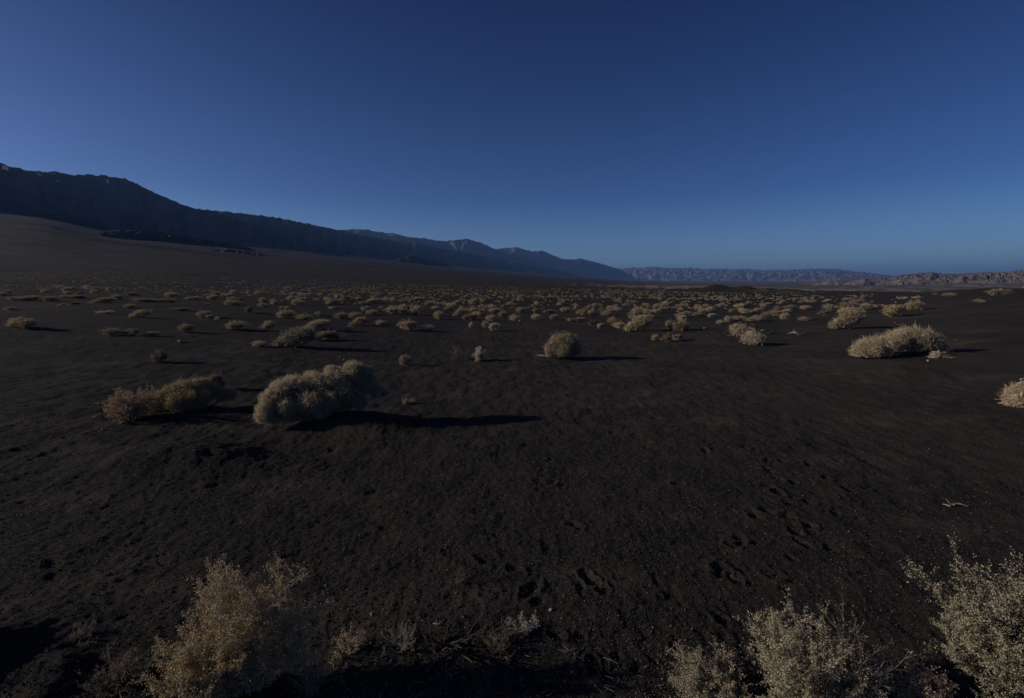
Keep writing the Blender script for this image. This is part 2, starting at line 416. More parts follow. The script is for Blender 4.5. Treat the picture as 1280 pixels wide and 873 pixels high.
# ------------------------------------------------------------------ mountains: swept from foot to crest and down the far side
def mountains(name, crest, foot, mat, seed, spur=0.22, spacing=0.55, rough=0.018, steps=1.0, rows=96, power=1.12, iso=0.5, vf=None, stretch=0.6, smooth=0.0, high=1.0):
    """crest / foot: (column, row, metres away)"""
    cr = np.array(crest, float); ft = np.array(foot, float)
    c = np.arange(cr[0, 0], cr[-1, 0] + 0.01, steps)
    rc = np.interp(c, cr[:, 0], cr[:, 1]); dc = np.interp(c, cr[:, 0], cr[:, 2])
    rf = np.interp(c, ft[:, 0], ft[:, 1]); df = np.interp(c, ft[:, 0], ft[:, 2])
    a, ec = az_el(c, rc); ef = az_el(c, rf)[1]
    zc = CAM_Z + ec * dc; zf = CAM_Z + ef * df - 0.004 * df
    H = zc - zf
    hm = float(np.median(H))
    s = np.concatenate([[0], np.cumsum(np.hypot(np.diff(np.sin(a) * dc), np.diff(np.cos(a) * dc)))]) / max(hm, 1)
    v = np.linspace(0, 1, rows); nb = 10
    S, V = np.meshgrid(s, v, indexing='ij')
    ext = float(np.median(dc - df)) / max(hm, 1)
    if vf is None: vf = ext / spacing * stretch
    warp = 0.5 * fbm(S * 0.6, V * 2, 2, seed + 5)
    q = S / spacing + warp
    rid = 1 - np.abs(pnoise(q, V * vf, seed)) * 2.2
    rid = rid * (1 - smooth) + smooth * (0.4 + 0.9 * pnoise(q * 0.8, V * vf * 0.8, seed + 31))
    rid2 = 1 - np.abs(pnoise(q * 2.3 + 7, V * vf * 2.2, seed + 3)) * 2.2
    det = fbm(S * 6, V * ext * 5, 3, seed + 9)
    env = np.sin(np.pi * np.clip(V, 0, 1) ** high) ** 0.8
    Z = zf[:, None] + H[:, None] * (V ** power) + H[:, None] * spur * env * (rid * 0.55 + rid2 * 0.30 + iso * fbm(S * 1.7, V * ext * 1.2, 3, seed + 21) - 0.40) + H[:, None] * 0.07 * det * env
    Rr = df[:, None] + (dc - df)[:, None] * V
    Rr = Rr * (1 - 0.30 * spur * env * (rid - 0.4) * (H / dc)[:, None])
    roof = CAM_Z + ec[:, None] * Rr - 0.004 * H[:, None] - 0.05 * H[:, None] * (1 - V)
    Z = np.minimum(Z, roof)
    Z[:, -1] = zc + H * rough * fbm(s * 3.6, s * 0, 5, seed + 13, 0.6)
    # far side
    vb = np.linspace(0, 1, nb + 1)[1:]
    Zb = Z[:, -1:] - (H[:, None] * 1.05) * vb[None, :]
    Rb = dc[:, None] + (H * 1.9)[:, None] * vb[None, :]
    Z = np.concatenate([Z, Zb], 1); Rr = np.concatenate([Rr, Rb], 1)
    X = np.sin(a)[:, None] * Rr; Y = np.cos(a)[:, None] * Rr
    na, nr = Z.shape
    i = np.arange(na - 1)[:, None]; j = np.arange(nr - 1)[None, :]
    quads = np.stack([i * nr + j, (i + 1) * nr + j, (i + 1) * nr + j + 1, i * nr + j + 1], -1).reshape(-1, 4)
    me = mesh_from(name, np.stack([X.ravel(), Y.ravel(), Z.ravel()], 1), quads, mat, smooth=True)
    return tag(link(name, me), kind='structure')

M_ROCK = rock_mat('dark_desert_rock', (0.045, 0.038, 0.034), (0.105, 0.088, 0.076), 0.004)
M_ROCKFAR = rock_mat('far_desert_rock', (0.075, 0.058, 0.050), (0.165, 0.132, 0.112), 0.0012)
M_ROCKTAN = rock_mat('tan_badland_rock', (0.085, 0.065, 0.052), (0.19, 0.15, 0.12), 0.004)
M_LAVA = rock_mat('black_lava_rock', (0.020, 0.018, 0.017), (0.045, 0.039, 0.035), 0.01)

mountains('dark_mountains',
    [(-300, 150, 3400), (-120, 186, 3900), (-40, 199, 4200), (0, 204, 4300), (22, 211, 4400), (40, 213, 4450), (62, 216, 4500), (78, 216, 4550), (92, 219, 4600), (110, 218, 4650), (135, 221, 4700), (155, 223, 4750), (175, 232, 4850),
     (200, 244, 5000), (225, 255, 5200), (245, 261, 5350), (262, 263, 5500), (290, 265.5, 5700), (320, 269, 6000), (345, 272, 6300), (360, 275, 6400), (385, 280, 6800), (400, 283, 7000), (430, 289, 7500), (470, 297, 8300), (500, 303, 8900),
     (520, 304, 9300), (545, 309, 9900), (560, 312, 10200), (585, 316, 10700), (600, 320, 11000), (622, 325, 11600), (640, 328, 12000), (660, 331, 12400), (680, 335, 12900), (700, 339, 13500), (720, 344, 14200), (738, 348, 14600)],
    [(-300, 246, 2500), (0, 264, 3300), (60, 270, 3450), (130, 286, 3800), (220, 298, 4300), (330, 308, 5100), (420, 318, 6200), (500, 327, 7500), (600, 338, 9800), (680, 345, 12000), (738, 349, 14400)],
    M_ROCK, 107, spur=0.42, spacing=0.8, stretch=0.35, rough=0.032)
mountains('blue_mountains',
    [(395, 300, 13000), (415, 291, 13100), (433, 287, 13300), (448, 286.5, 13500), (462, 288, 13700), (480, 291.5, 14000), (493, 291.5, 14200), (510, 296.5, 14500), (530, 298, 14800), (545, 301, 15000), (560, 301.5, 15200), (570, 300, 15300), (582, 298.5, 15500),
     (595, 302, 15800), (607, 306, 16100), (618, 311.5, 16400), (640, 318, 17000), (665, 326, 17700), (690, 334, 18400), (715, 341, 19000), (735, 347, 19500)],
    [(395, 318, 10500), (500, 330, 11800), (600, 340, 13800), (690, 346, 16500), (735, 349, 18800)],
    M_ROCK, 131, spur=0.42, spacing=0.8, stretch=0.35, rough=0.032)
mountains('blue_back_mountains',
    [(600, 320, 19000), (618, 312, 19200), (632, 310, 19500), (648, 309.5, 19800), (655, 312, 20000), (668, 315, 20300), (678, 313, 20600), (690, 319, 21000), (703, 324, 21500), (716, 324.5, 22000), (727, 323.5, 22300),
     (740, 327, 22800), (752, 330, 23200), (762, 333, 23700), (775, 337, 24300), (786, 343, 25000), (795, 348, 25500)],
    [(600, 335, 16500), (690, 345, 18500), (750, 348, 21500), (795, 350, 24800)],
    M_ROCK, 151, spur=0.42, spacing=0.8, stretch=0.35, rough=0.032)
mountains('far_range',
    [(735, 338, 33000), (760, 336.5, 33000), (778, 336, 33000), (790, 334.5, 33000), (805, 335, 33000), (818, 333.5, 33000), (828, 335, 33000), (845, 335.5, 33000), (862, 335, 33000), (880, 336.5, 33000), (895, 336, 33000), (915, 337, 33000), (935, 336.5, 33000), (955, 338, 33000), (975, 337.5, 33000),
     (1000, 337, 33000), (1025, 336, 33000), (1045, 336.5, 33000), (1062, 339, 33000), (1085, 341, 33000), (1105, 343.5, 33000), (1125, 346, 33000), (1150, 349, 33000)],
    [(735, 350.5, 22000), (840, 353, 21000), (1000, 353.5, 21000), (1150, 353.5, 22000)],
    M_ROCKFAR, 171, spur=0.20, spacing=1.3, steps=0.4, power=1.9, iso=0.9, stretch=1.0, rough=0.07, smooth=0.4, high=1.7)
mountains('badland_hills',
    [(1000, 352.5, 9500), (1030, 351, 9600), (1050, 350.5, 9700), (1075, 349, 9700), (1095, 348.5, 9700), (1110, 347, 9700), (1122, 344.5, 9700), (1135, 343, 9700), (1150, 341.5, 9600), (1165, 340.5, 9500), (1178, 342.5, 9400), (1195, 342.5, 9200), (1212, 341.5, 9000), (1232, 340.5, 8700),
     (1250, 340.5, 8400), (1262, 339.5, 8200), (1275, 338, 8100), (1290, 338, 8000), (1340, 334, 7800), (1420, 330, 7600), (1560, 326, 7400)],
    [(1000, 354, 8200), (1060, 356, 7600), (1120, 356, 7000), (1200, 356, 6600), (1290, 356, 6400), (1560, 356, 6200)],
    M_ROCKTAN, 191, spur=0.26, spacing=2.2, steps=0.5, power=1.0, iso=0.7, stretch=1.0, rough=0.05, smooth=0.7)
def layer(name, c0, c1, lo, hi, dist, seed, mat, n=26, foot=4):
    """one low row of eroded hills: an irregular crest between two picture rows"""
    c = np.linspace(c0, c1, n); k = fbm(np.arange(n) * 0.31, np.zeros(n), 3, seed) * 0.9
    k = np.clip(0.5 + k, 0, 1) * np.sin(np.pi * np.clip(np.linspace(0.02, 1.0 if c1 < 1300 else 0.5, n), 0, 1)) ** 0.5
    crest = [(float(a), float(lo + (hi - lo) * b), dist) for a, b in zip(c, k)]
    mountains(name, crest, [(c0, lo + foot, dist * 0.86), (c1, lo + foot, dist * 0.86)], mat, seed, spur=0.24, spacing=2.6, steps=0.5, power=1.0, iso=0.7, stretch=1.0, rough=0.05, smooth=0.8)
M_PINK = rock_mat('pinkish_badland', (0.12, 0.092, 0.078), (0.25, 0.195, 0.165), 0.006)
layer('eroded_hills', 1015, 1290, 355, 345.5, 6000, 301, M_PINK)
layer('eroded_hills', 1110, 1560, 358, 346, 5000, 302, M_ROCKTAN)
layer('tan_foothills', 1180, 1560, 361, 348.5, 3700, 303, rock_mat('sandy_badland', (0.16, 0.125, 0.098), (0.29, 0.23, 0.18), 0.01))
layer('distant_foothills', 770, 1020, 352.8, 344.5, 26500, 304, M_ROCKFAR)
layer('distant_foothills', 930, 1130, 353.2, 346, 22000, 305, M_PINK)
mountains('lava_hills',
    [(115, 292, 2050), (128, 289, 2060), (150, 287.5, 2080), (175, 288.5, 2100), (200, 290.5, 2150), (225, 294, 2200), (250, 298.5, 2250), (275, 302, 2300), (295, 306, 2350), (310, 309, 2400), (322, 315, 2450)],
    [(115, 293, 1900), (150, 297, 1900), (200, 303, 1950), (250, 309, 2050), (290, 315, 2150), (322, 317, 2250)],
    M_LAVA, 211, spur=0.30, spacing=1.2)
mountains('lava_ridge',
    [(10, 268, 2750), (24, 264, 2760), (45, 263.5, 2780), (70, 267, 2800), (95, 270.5, 2850), (120, 274, 2900), (135, 279, 2950)],
    [(10, 269, 2600), (50, 271, 2600), (90, 275, 2650), (135, 280, 2750)],
    M_LAVA, 221, spur=0.30, spacing=1.2)
mountains('lava_foothills',
    [(490, 327, 5200), (500, 322, 5300), (512, 319.5, 5400), (525, 322, 5500), (540, 326, 5600), (552, 328, 5700), (562, 331.5, 5800)],
    [(490, 328, 4900), (525, 331, 5000), (562, 332, 5300)],
    M_LAVA, 231, spur=0.30, spacing=1.2)
mountains('fan_knolls',
    [(255, 317, 1700), (268, 312.5, 1700), (285, 311, 1720), (300, 313.5, 1750), (315, 314.5, 1780), (330, 318, 1800), (345, 321, 1830), (360, 325, 1850)],
    [(255, 319, 1560), (300, 323, 1580), (360, 327, 1650)],
    rock_mat('brown_fan_rock', (0.06, 0.05, 0.043), (0.13, 0.108, 0.09), 0.02), 241, spur=0.6, spacing=1.6)

# ------------------------------------------------------------------ shrub builders
def unit(v):
    return v / np.maximum(np.linalg.norm(v, axis=-1, keepdims=True), 1e-9)

def blades(p0, p1, w, rng):
    d = unit(p1 - p0); side = unit(np.cross(d, unit(rng.normal(size=d.shape)))) * (w[:, None] if np.ndim(w) else w)
    v = np.stack([p0 - side, p0 + side, p1], 1).reshape(-1, 3)
    return v, np.arange(len(v)).reshape(-1, 3)

def leafs(p, size, rng):
    n = len(p); d = unit(rng.normal(size=(n, 3))); s = unit(np.cross(d, rng.normal(size=(n, 3))))
    L = (size * rng.uniform(0.6, 1.4, n))[:, None]; Wd = L * 0.42
    v = np.stack([p, p + d * L * 0.5 + s * Wd * 0.5, p + d * L, p + d * L * 0.5 - s * Wd * 0.5], 1).reshape(-1, 3)
    return v, np.arange(len(v)).reshape(-1, 4)

def segs(p0, p1, r0, r1, k=3):
    n = len(p0); d = unit(p1 - p0)
    ref = np.where(np.abs(d[:, 2:3]) > 0.9, np.array([[1., 0, 0]]), np.array([[0, 0, 1.]]))
    u = unit(np.cross(d, ref)); w = np.cross(d, u)
    ang = np.arange(k) * 2 * math.pi / k
    ring = np.cos(ang)[None, :, None] * u[:, None, :] + np.sin(ang)[None, :, None] * w[:, None, :]
    a = p0[:, None, :] + ring * np.reshape(r0, (-1, 1, 1)); b = p1[:, None, :] + ring * np.reshape(r1, (-1, 1, 1))
    v = np.concatenate([a, b], 1).reshape(-1, 3)
    i = np.arange(n)[:, None] * 2 * k; j = np.arange(k)[None, :]; j2 = (j + 1) % k
    f = np.stack([i + j, i + j2, i + k + j2, i + k + j], -1).reshape(-1, 4)
    return v, f

def join(parts):
    V = []; Fs = []; o = 0
    for v, f in parts:
        V.append(v); Fs.append(f + o); o += len(v)
    return np.concatenate(V), Fs

def branch_shrub(rng, H, W, nmain=20, nsec=5, ntwig=7, nleaf=14, leaf=0.008, lean=(0, 0), spread=1.2, thick=0.006, curl=0.25, upright=0.0, leaf_along=0.9):
    """stems that fork twice, with small leaves or seed heads along the last twigs"""
    S0, S1, Ra, Rb = [], [], [], []; LP = []
    def path(p, d, L, n, r0, r1, wander):
        pts = [p]
        for i in range(n):
            d = unit(d + rng.normal(size=3) * wander + np.array([0, 0, curl * 0.35])); pts.append(pts[-1] + d * L / n)
        for i in range(n):
            S0.append(pts[i]); S1.append(pts[i + 1]); Ra.append(r0 + (r1 - r0) * i / n); Rb.append(r0 + (r1 - r0) * (i + 1) / n)
        return np.array(pts), d
    for m in range(nmain):
        az = rng.uniform(0, 2 * math.pi); th = spread * math.sqrt(rng.uniform(0.0, 1.0))
        d = np.array([math.sin(th) * math.cos(az) + lean[0], math.sin(th) * math.sin(az) + lean[1], math.cos(th) + upright]); d = unit(d)
        hl = math.hypot(d[0], d[1]); L = 1.0 / math.sqrt((hl / (W / 2)) ** 2 + (d[2] / H) ** 2) * rng.uniform(0.72, 1.02)
        base = np.array([rng.normal() * 0.04 * W, rng.normal() * 0.04 * W, -0.02])
        pts, d1 = path(base, d, L * 0.8, 5, thick, thick * 0.45, 0.13)
        for s in range(nsec):
            t = rng.uniform(0.3, 1.0) * 5; i = min(int(t), 4); p = pts[i] + (pts[i + 1] - pts[i]) * (t - i)
            d2 = unit(unit(pts[i + 1] - pts[i]) + rng.normal(size=3) * 0.55)
            q, _ = path(p, d2, L * rng.uniform(0.22, 0.42), 3, thick * 0.42, thick * 0.25, 0.16)
            for k in range(ntwig):
                t2 = rng.uniform(0.15, 1.0) * 3; i2 = min(int(t2), 2); p2 = q[i2] + (q[i2 + 1] - q[i2]) * (t2 - i2)
                d3 = unit(unit(q[i2 + 1] - q[i2]) + rng.normal(size=3) * 0.5)
                w, _ = path(p2, d3, L * rng.uniform(0.07, 0.17), 2, thick * 0.22, thick * 0.12, 0.15)
                if nleaf:
                    tt = rng.uniform(1 - leaf_along, 1.05, nleaf) * 2; ii = np.clip(tt.astype(int), 0, 1)
                    LP.append(w[ii] + (w[ii + 1] - w[ii]) * (tt - ii)[:, None] + rng.normal(size=(nleaf, 3)) * leaf * 0.5)
    S0, S1, Ra, Rb = map(np.array, (S0, S1, Ra, Rb))
    # nothing grows below the ground
    S0[:, 2] = np.maximum(S0[:, 2], -0.03); S1[:, 2] = np.maximum(S1[:, 2], 0.004)
    st = segs(S0, S1, Ra, Rb, 3)
    lv = None
    if nleaf:
        P = np.concatenate(LP); P[:, 2] = np.maximum(P[:, 2], 0.01)
        lv = leafs(P, leaf, rng)
    return st, lv

def lobe_shrub(rng, lobes, n, length, width, fuzz=0.12, nstem=26, thick=0.008, base=None, hollow=0.55, lump=0.22):
    """a dense crown of fine twigs round several lobes (x, y, z, radius), carried by stems from the base"""
    lb = np.array(lobes, float); w = lb[:, 3] ** 2; w = w / w.sum()
    idx = rng.choice(len(lb), n, p=w)
    c = lb[idx, :3]; r = lb[idx, 3]
    d = unit(rng.normal(size=(n, 3)) + np.array([0, 0, 0.25]))
    lump = 1 + lump * fbm(d[:, 0] * 2.3 + idx * 3.1 + d[:, 2], d[:, 1] * 2.3 + d[:, 2] * 1.7, 3, 77, 0.6) + rng.normal(size=n) * fuzz
    rad = r * lump * (hollow + (1 - hollow) * rng.uniform(0, 1, n) ** 0.5)
    tip = c + d * rad[:, None] * np.array([1, 1, 0.92])
    dirn = unit(d + np.array([0, 0, 0.35]) + rng.normal(size=(n, 3)) * 0.55)
    L = length * rng.uniform(0.5, 1.4, n)
    p0 = tip - dirn * L[:, None]
    keep = tip[:, 2] > 0.01
    tip, p0, L = tip[keep], p0[keep], L[keep]
    p0[:, 2] = np.maximum(p0[:, 2], 0.0)
    fol = blades(p0, tip, width * rng.uniform(0.6, 1.4, len(tip)), rng)
    S0, S1, Ra, Rb = [], [], [], []
    b0 = np.array(base if base is not None else (lb[:, 0].mean(), lb[:, 1].mean(), 0.0))
    for k in range(nstem):
        l = lb[rng.choice(len(lb), p=w)]
        e = l[:3] + unit(rng.normal(size=3)) * l[3] * rng.uniform(0.3, 0.9); e[2] = max(e[2], 0.03)
        s = b0 + np.array([(e[0] - b0[0]) * 0.35 + rng.normal() * 0.04, (e[1] - b0[1]) * 0.35 + rng.normal() * 0.03, -0.02])
        pts = [s]
        for t in (0.35, 0.7, 1.0):
            q = s + (e - s) * t; q = q + rng.normal(size=3) * 0.07 * l[3]; q[2] = max(q[2], 0.01); pts.append(q)
        for i in range(3):
            S0.append(pts[i]); S1.append(pts[i + 1]); Ra.append(thick * (1 - 0.28 * i)); Rb.append(thick * (1 - 0.28 * (i + 1)))
    st = segs(*map(np.array, (S0, S1, Ra, Rb)), 3)
    return st, fol

# ------------------------------------------------------------------ shrub prototypes (unit size: 1 wide, 1 high) shared by the plain's shrubs
RNG = np.random.default_rng(11)
def unit_shrub(kind, n, seed, wl):
    rng = np.random.default_rng(seed)
    if kind == 'dome':
        lobes = [(0, 0, 0.42, 0.46)] + [(math.cos(t) * 0.26, math.sin(t) * 0.2, rng.uniform(0.25, 0.5), rng.uniform(0.22, 0.32)) for t in rng.uniform(0, 6.28, 5)]
    elif kind == 'long':
        lobes = [(x, rng.normal() * 0.06, 0.34 + rng.normal() * 0.10, rng.uniform(0.20, 0.30)) for x in np.linspace(-0.34, 0.34, 6)]
    elif kind == 'wedge':
        lobes = [(-0.36, 0, 0.16, 0.17), (-0.22, 0.05, 0.27, 0.22), (-0.05, -0.04, 0.40, 0.27), (0.12, 0.03, 0.56, 0.32), (0.26, 0, 0.62, 0.28), (0.36, 0.03, 0.42, 0.2)]
    elif kind == 'cluster':
        lobes = [(rng.uniform(-0.34, 0.34), rng.uniform(-0.22, 0.22), rng.uniform(0.2, 0.55), rng.uniform(0.15, 0.27)) for i in range(8)]
    else:
        lobes = [(rng.uniform(-0.2, 0.2), rng.uniform(-0.2, 0.2), rng.uniform(0.3, 0.75), rng.uniform(0.12, 0.24)) for i in range(8)]
    st, fo = lobe_shrub(rng, lobes, n, 0.22 * wl, 0.011 * wl, nstem=18, thick=0.012, fuzz=0.20, lump=0.42)
    return st, fo

PROTO = {}; KINDS_ = ['dome', 'long', 'wedge', 'cluster', 'upright']
for ki, kd in enumerate(KINDS_):
    for lod, n, wl in (('near', 5200, 0.8), ('mid', 1500, 1.2), ('far', 420, 1.9)):
        for var in range(2 if lod == 'near' else 3):
            st, fo = unit_shrub(kd, n, 300 + ki * 10 + var, wl)
            if lod == 'near' or lod == 'mid':
                PROTO[kd, lod, var] = (mesh_from('shrub_foliage', fo[0], fo[1], M_LEAF['tan']), mesh_from('shrub_stems', st[0], st[1], M_TWIG))
            else:
                PROTO[kd, lod, var] = (mesh_from('shrub_foliage', fo[0], fo[1], M_LEAF['tan']), None)

def put_shrub(px, base, wpx, hpx, kind, color, label, group='shrubs scattered over the black plain', name='desert_shrub', i=0):
    p = at(px, base); dpt = depth(p); Wm = wpx * dpt / F; Hm = hpx * dpt / F
    lod = 'near' if wpx >= 30 else 'mid'
    fo, st = PROTO[kind, lod, i % (2 if lod == 'near' else 3)]
    flip = 0.0 if kind == 'wedge' else RNG.uniform(-0.5, 0.5) + (math.pi if RNG.uniform() < 0.5 else 0)
    root = link(name, None, (p[0], p[1], p[2] - 0.02 * Hm), rz=flip, scale=(Wm * 1.04, Wm * (0.8 if kind != 'long' else 0.9), Hm * 1.22))
    tag(root, label, 'shrub', group)
    link('foliage', fo, parent=root, mat=M_LEAF[color]); link('stems', st, parent=root, mat=M_TWIG)
    return root

# ------------------------------------------------------------------ the shrubs one can tell apart, from near to far
def from_pixels(px0, foot, lobes, n, length, width, color, label, rng, yspread=0.5, twigs=M_TWIG, group='large mounded shrubs in the middle distance', **kw):
    """lobes: (column, row, radius in pixels, metres nearer(-) / farther(+)); the shrub stands at (px0, base)"""
    p = at(px0, foot); dpt = depth(p); out = []
    for px, py, rp, off in lobes:
        X, Y, Z = ray(px, py); k = (dpt + off) / (Y * math.cos(PITCH) - Z * math.sin(PITCH))
        out.append((X * k - p[0], Y * k - p[1], Z * k + CAM_Z - p[2], rp * dpt / F))
    st, fo = lobe_shrub(rng, out, n, length, width, **kw)
    root = tag(link('desert_shrub', None, p), label, 'shrub', group)
    link('foliage', mesh_from('shrub_foliage', fo[0], fo[1], M_LEAF[color]), parent=root)
    link('stems', mesh_from('shrub_stems', st[0], st[1], twigs), parent=root)
    return root

R1 = np.random.default_rng(21)
big = [(334, 514, 13, -.25), (342, 501, 16, -.15), (354, 492, 18, -.05), (374, 489, 22, .1), (398, 482, 19, .15), (388, 503, 16, -.1), (420, 478, 19, .2), (442, 467, 18, .3), (456, 478, 15, .35), (430, 490, 16, .15), (470, 489, 10, .35), (414, 464, 9, .25),
    (362, 477, 9, .15), (345, 482, 7, .1), (328, 520, 9, -.25), (388, 471, 9, .2), (460, 464, 8, .3), (480, 491, 6, .4), (412, 500, 14, .0), (446, 498, 12, .2), (360, 508, 13, -.2), (400, 512, 10, -.05),
    (343, 522, 9, -.2), (362, 522, 10, -.1), (384, 522, 10, 0), (406, 520, 10, .05), (428, 511, 11, .2), (450, 504, 10, .3)]
from_pixels(400, 530, [(a, b, r, c + 0.15) for a, b, r, c in big],
    170000, 0.055, 0.0032, 'billow', 'largest shrub, a billowing tan mound casting the longest shadow on the black ground', R1, nstem=90, fuzz=0.13, base=(0.0, 0.25, 0), hollow=0.5, lump=0.30)
from_pixels(243, 513, [(200, 502, 12, 0.0), (212, 494, 12, 0.05), (226, 488, 12, 0.1), (238, 486, 12, 0.1), (250, 482, 11, 0.15), (196, 510, 9, -0.05), (212, 511, 9, 0.0), (232, 511, 9, 0.0), (250, 507, 8, 0.1), (222, 502, 13, -0.05), (240, 500, 12, 0.0), (258, 494, 10, 0.1), (265, 487, 8, 0.2), (280, 493, 9, 0.25), (288, 494, 8, 0.3)],
    60000, 0.06, 0.003, 'olive', 'olive brown sloping shrub left of the largest tan mound, dark twigs at its foot', R1, nstem=60, fuzz=0.20, twigs=M_DARKTWIG, base=(0, 0, 0), lump=0.4)
p = at(165, 524); dp = depth(p)
st, lv = branch_shrub(np.random.default_rng(31), 46 * dp / F, 76 * dp / F, 34, 6, 7, 7, 0.020, lean=(-0.05, 0), spread=1.25, thick=0.006, leaf_along=0.7)
root = tag(link('desert_shrub', None, p), 'sparse reddish grey twiggy shrub at the left end of the big shrub mounds', 'shrub', 'large mounded shrubs in the middle distance')
link('foliage', mesh_from('shrub_foliage', lv[0], lv[1], M_LEAF['rust']), parent=root); link('stems', mesh_from('shrub_stems', st[0], st[1], M_DRYTWIG), parent=root)
from_pixels(268, 487, [(264, 476, 6, 0.0), (271, 474, 6, 0.05), (274, 481, 5, 0.0)], 4000, 0.10, 0.004, 'rust', 'small pinkish tuft rising behind the olive sloping shrub', R1, nstem=20, twigs=M_DRYTWIG)
from_pixels(702, 446, [(692, 434, 10, 0.0), (702, 429, 12, 0.1), (713, 431, 11, 0.1), (704, 438, 11, -0.1), (717, 438, 9, 0.1), (688, 441, 6, -0.1), (695, 425, 7, 0.1), (710, 424, 7, 0.1)],
    40000, 0.11, 0.0042, 'tan', 'lone round bushy shrub on bare ground in the middle with a pointed shadow', R1, nstem=50, twigs=M_DARKTWIG, fuzz=0.24, hollow=0.4)
from_pixels(1128, 446, [(1074, 438, 9, 0.0), (1082, 431, 9, 0.0), (1090, 436, 10, -0.1), (1098, 429, 10, 0.1), (1108, 432, 11, 0.0), (1118, 424, 11, 0.2), (1130, 420, 11, 0.3), (1124, 428, 9, 0.2), (1142, 420, 12, 0.3), (1150, 425, 11, 0.25),
    (1160, 422, 10, 0.3), (1170, 427, 9, 0.3), (1178, 434, 7, 0.3)],
    30000, 0.19, 0.0040, 'tan', 'wide straggly shrub on the right with a dark hollow under its crown', R1, nstem=90, twigs=M_DARKTWIG, fuzz=0.38, hollow=0.2)
from_pixels(1172, 448, [(1171, 443, 5, 0.0), (1166, 446, 4, 0.0)], 1200, 0.10, 0.005, 'pale', 'pale dry tuft at the foot of the wide straggly shrub on the right', R1, nstem=14, twigs=M_PALETWIG)
from_pixels(1275, 506, [(1266, 497, 9, 0.0), (1276, 491, 12, 0.0), (1286, 488, 12, 0.0), (1272, 502, 9, -0.1)], 16000, 0.12, 0.005, 'tan', 'pale tan shrub cut by the right edge of the picture', R1, nstem=40, fuzz=0.2)
def sticks(px, base, wpx, hpx, color, label, seed, nleaf=4, twigs=M_TWIG, leaf=0.016, nmain=14, spread=0.8, group='sparse twiggy shrubs'):
    p = at(px, base); dp = depth(p)
    st, lv = branch_shrub(np.random.default_rng(seed), hpx * dp / F, wpx * dp / F, nmain, 5, 6, nleaf, leaf, spread=spread, thick=0.006)
    root = tag(link('desert_shrub', None, p), label, 'shrub', group)
    link('foliage', mesh_from('shrub_foliage', lv[0], lv[1], M_LEAF[color]), parent=root); link('stems', mesh_from('shrub_stems', st[0], st[1], twigs), parent=root)
sticks(573, 451, 20, 21, 'dark', 'dark bare twiggy shrub just left of the pale upright one', 41, 4, M_TWIG)
sticks(598, 451, 18, 19, 'pale', 'pale upright feathery shrub with dark twigs at its foot', 42, 12, M_TWIG, 0.03)
sticks(505, 457, 22, 15, 'rust', 'little sparse twiggy shrub alone behind the largest tan mound', 43, 4, M_DRYTWIG, 0.024)
sticks(199, 453, 28, 18, 'dark', 'sparse dull shrub alone on the dark ground above the olive sloping shrub', 44, 6, M_TWIG, 0.026)
sticks(512, 505, 34, 6, 'rust', 'low wisp of dry growth along the edge of the longest shadow', 45, 2, M_DRYTWIG, 0.014, 16, 1.4)

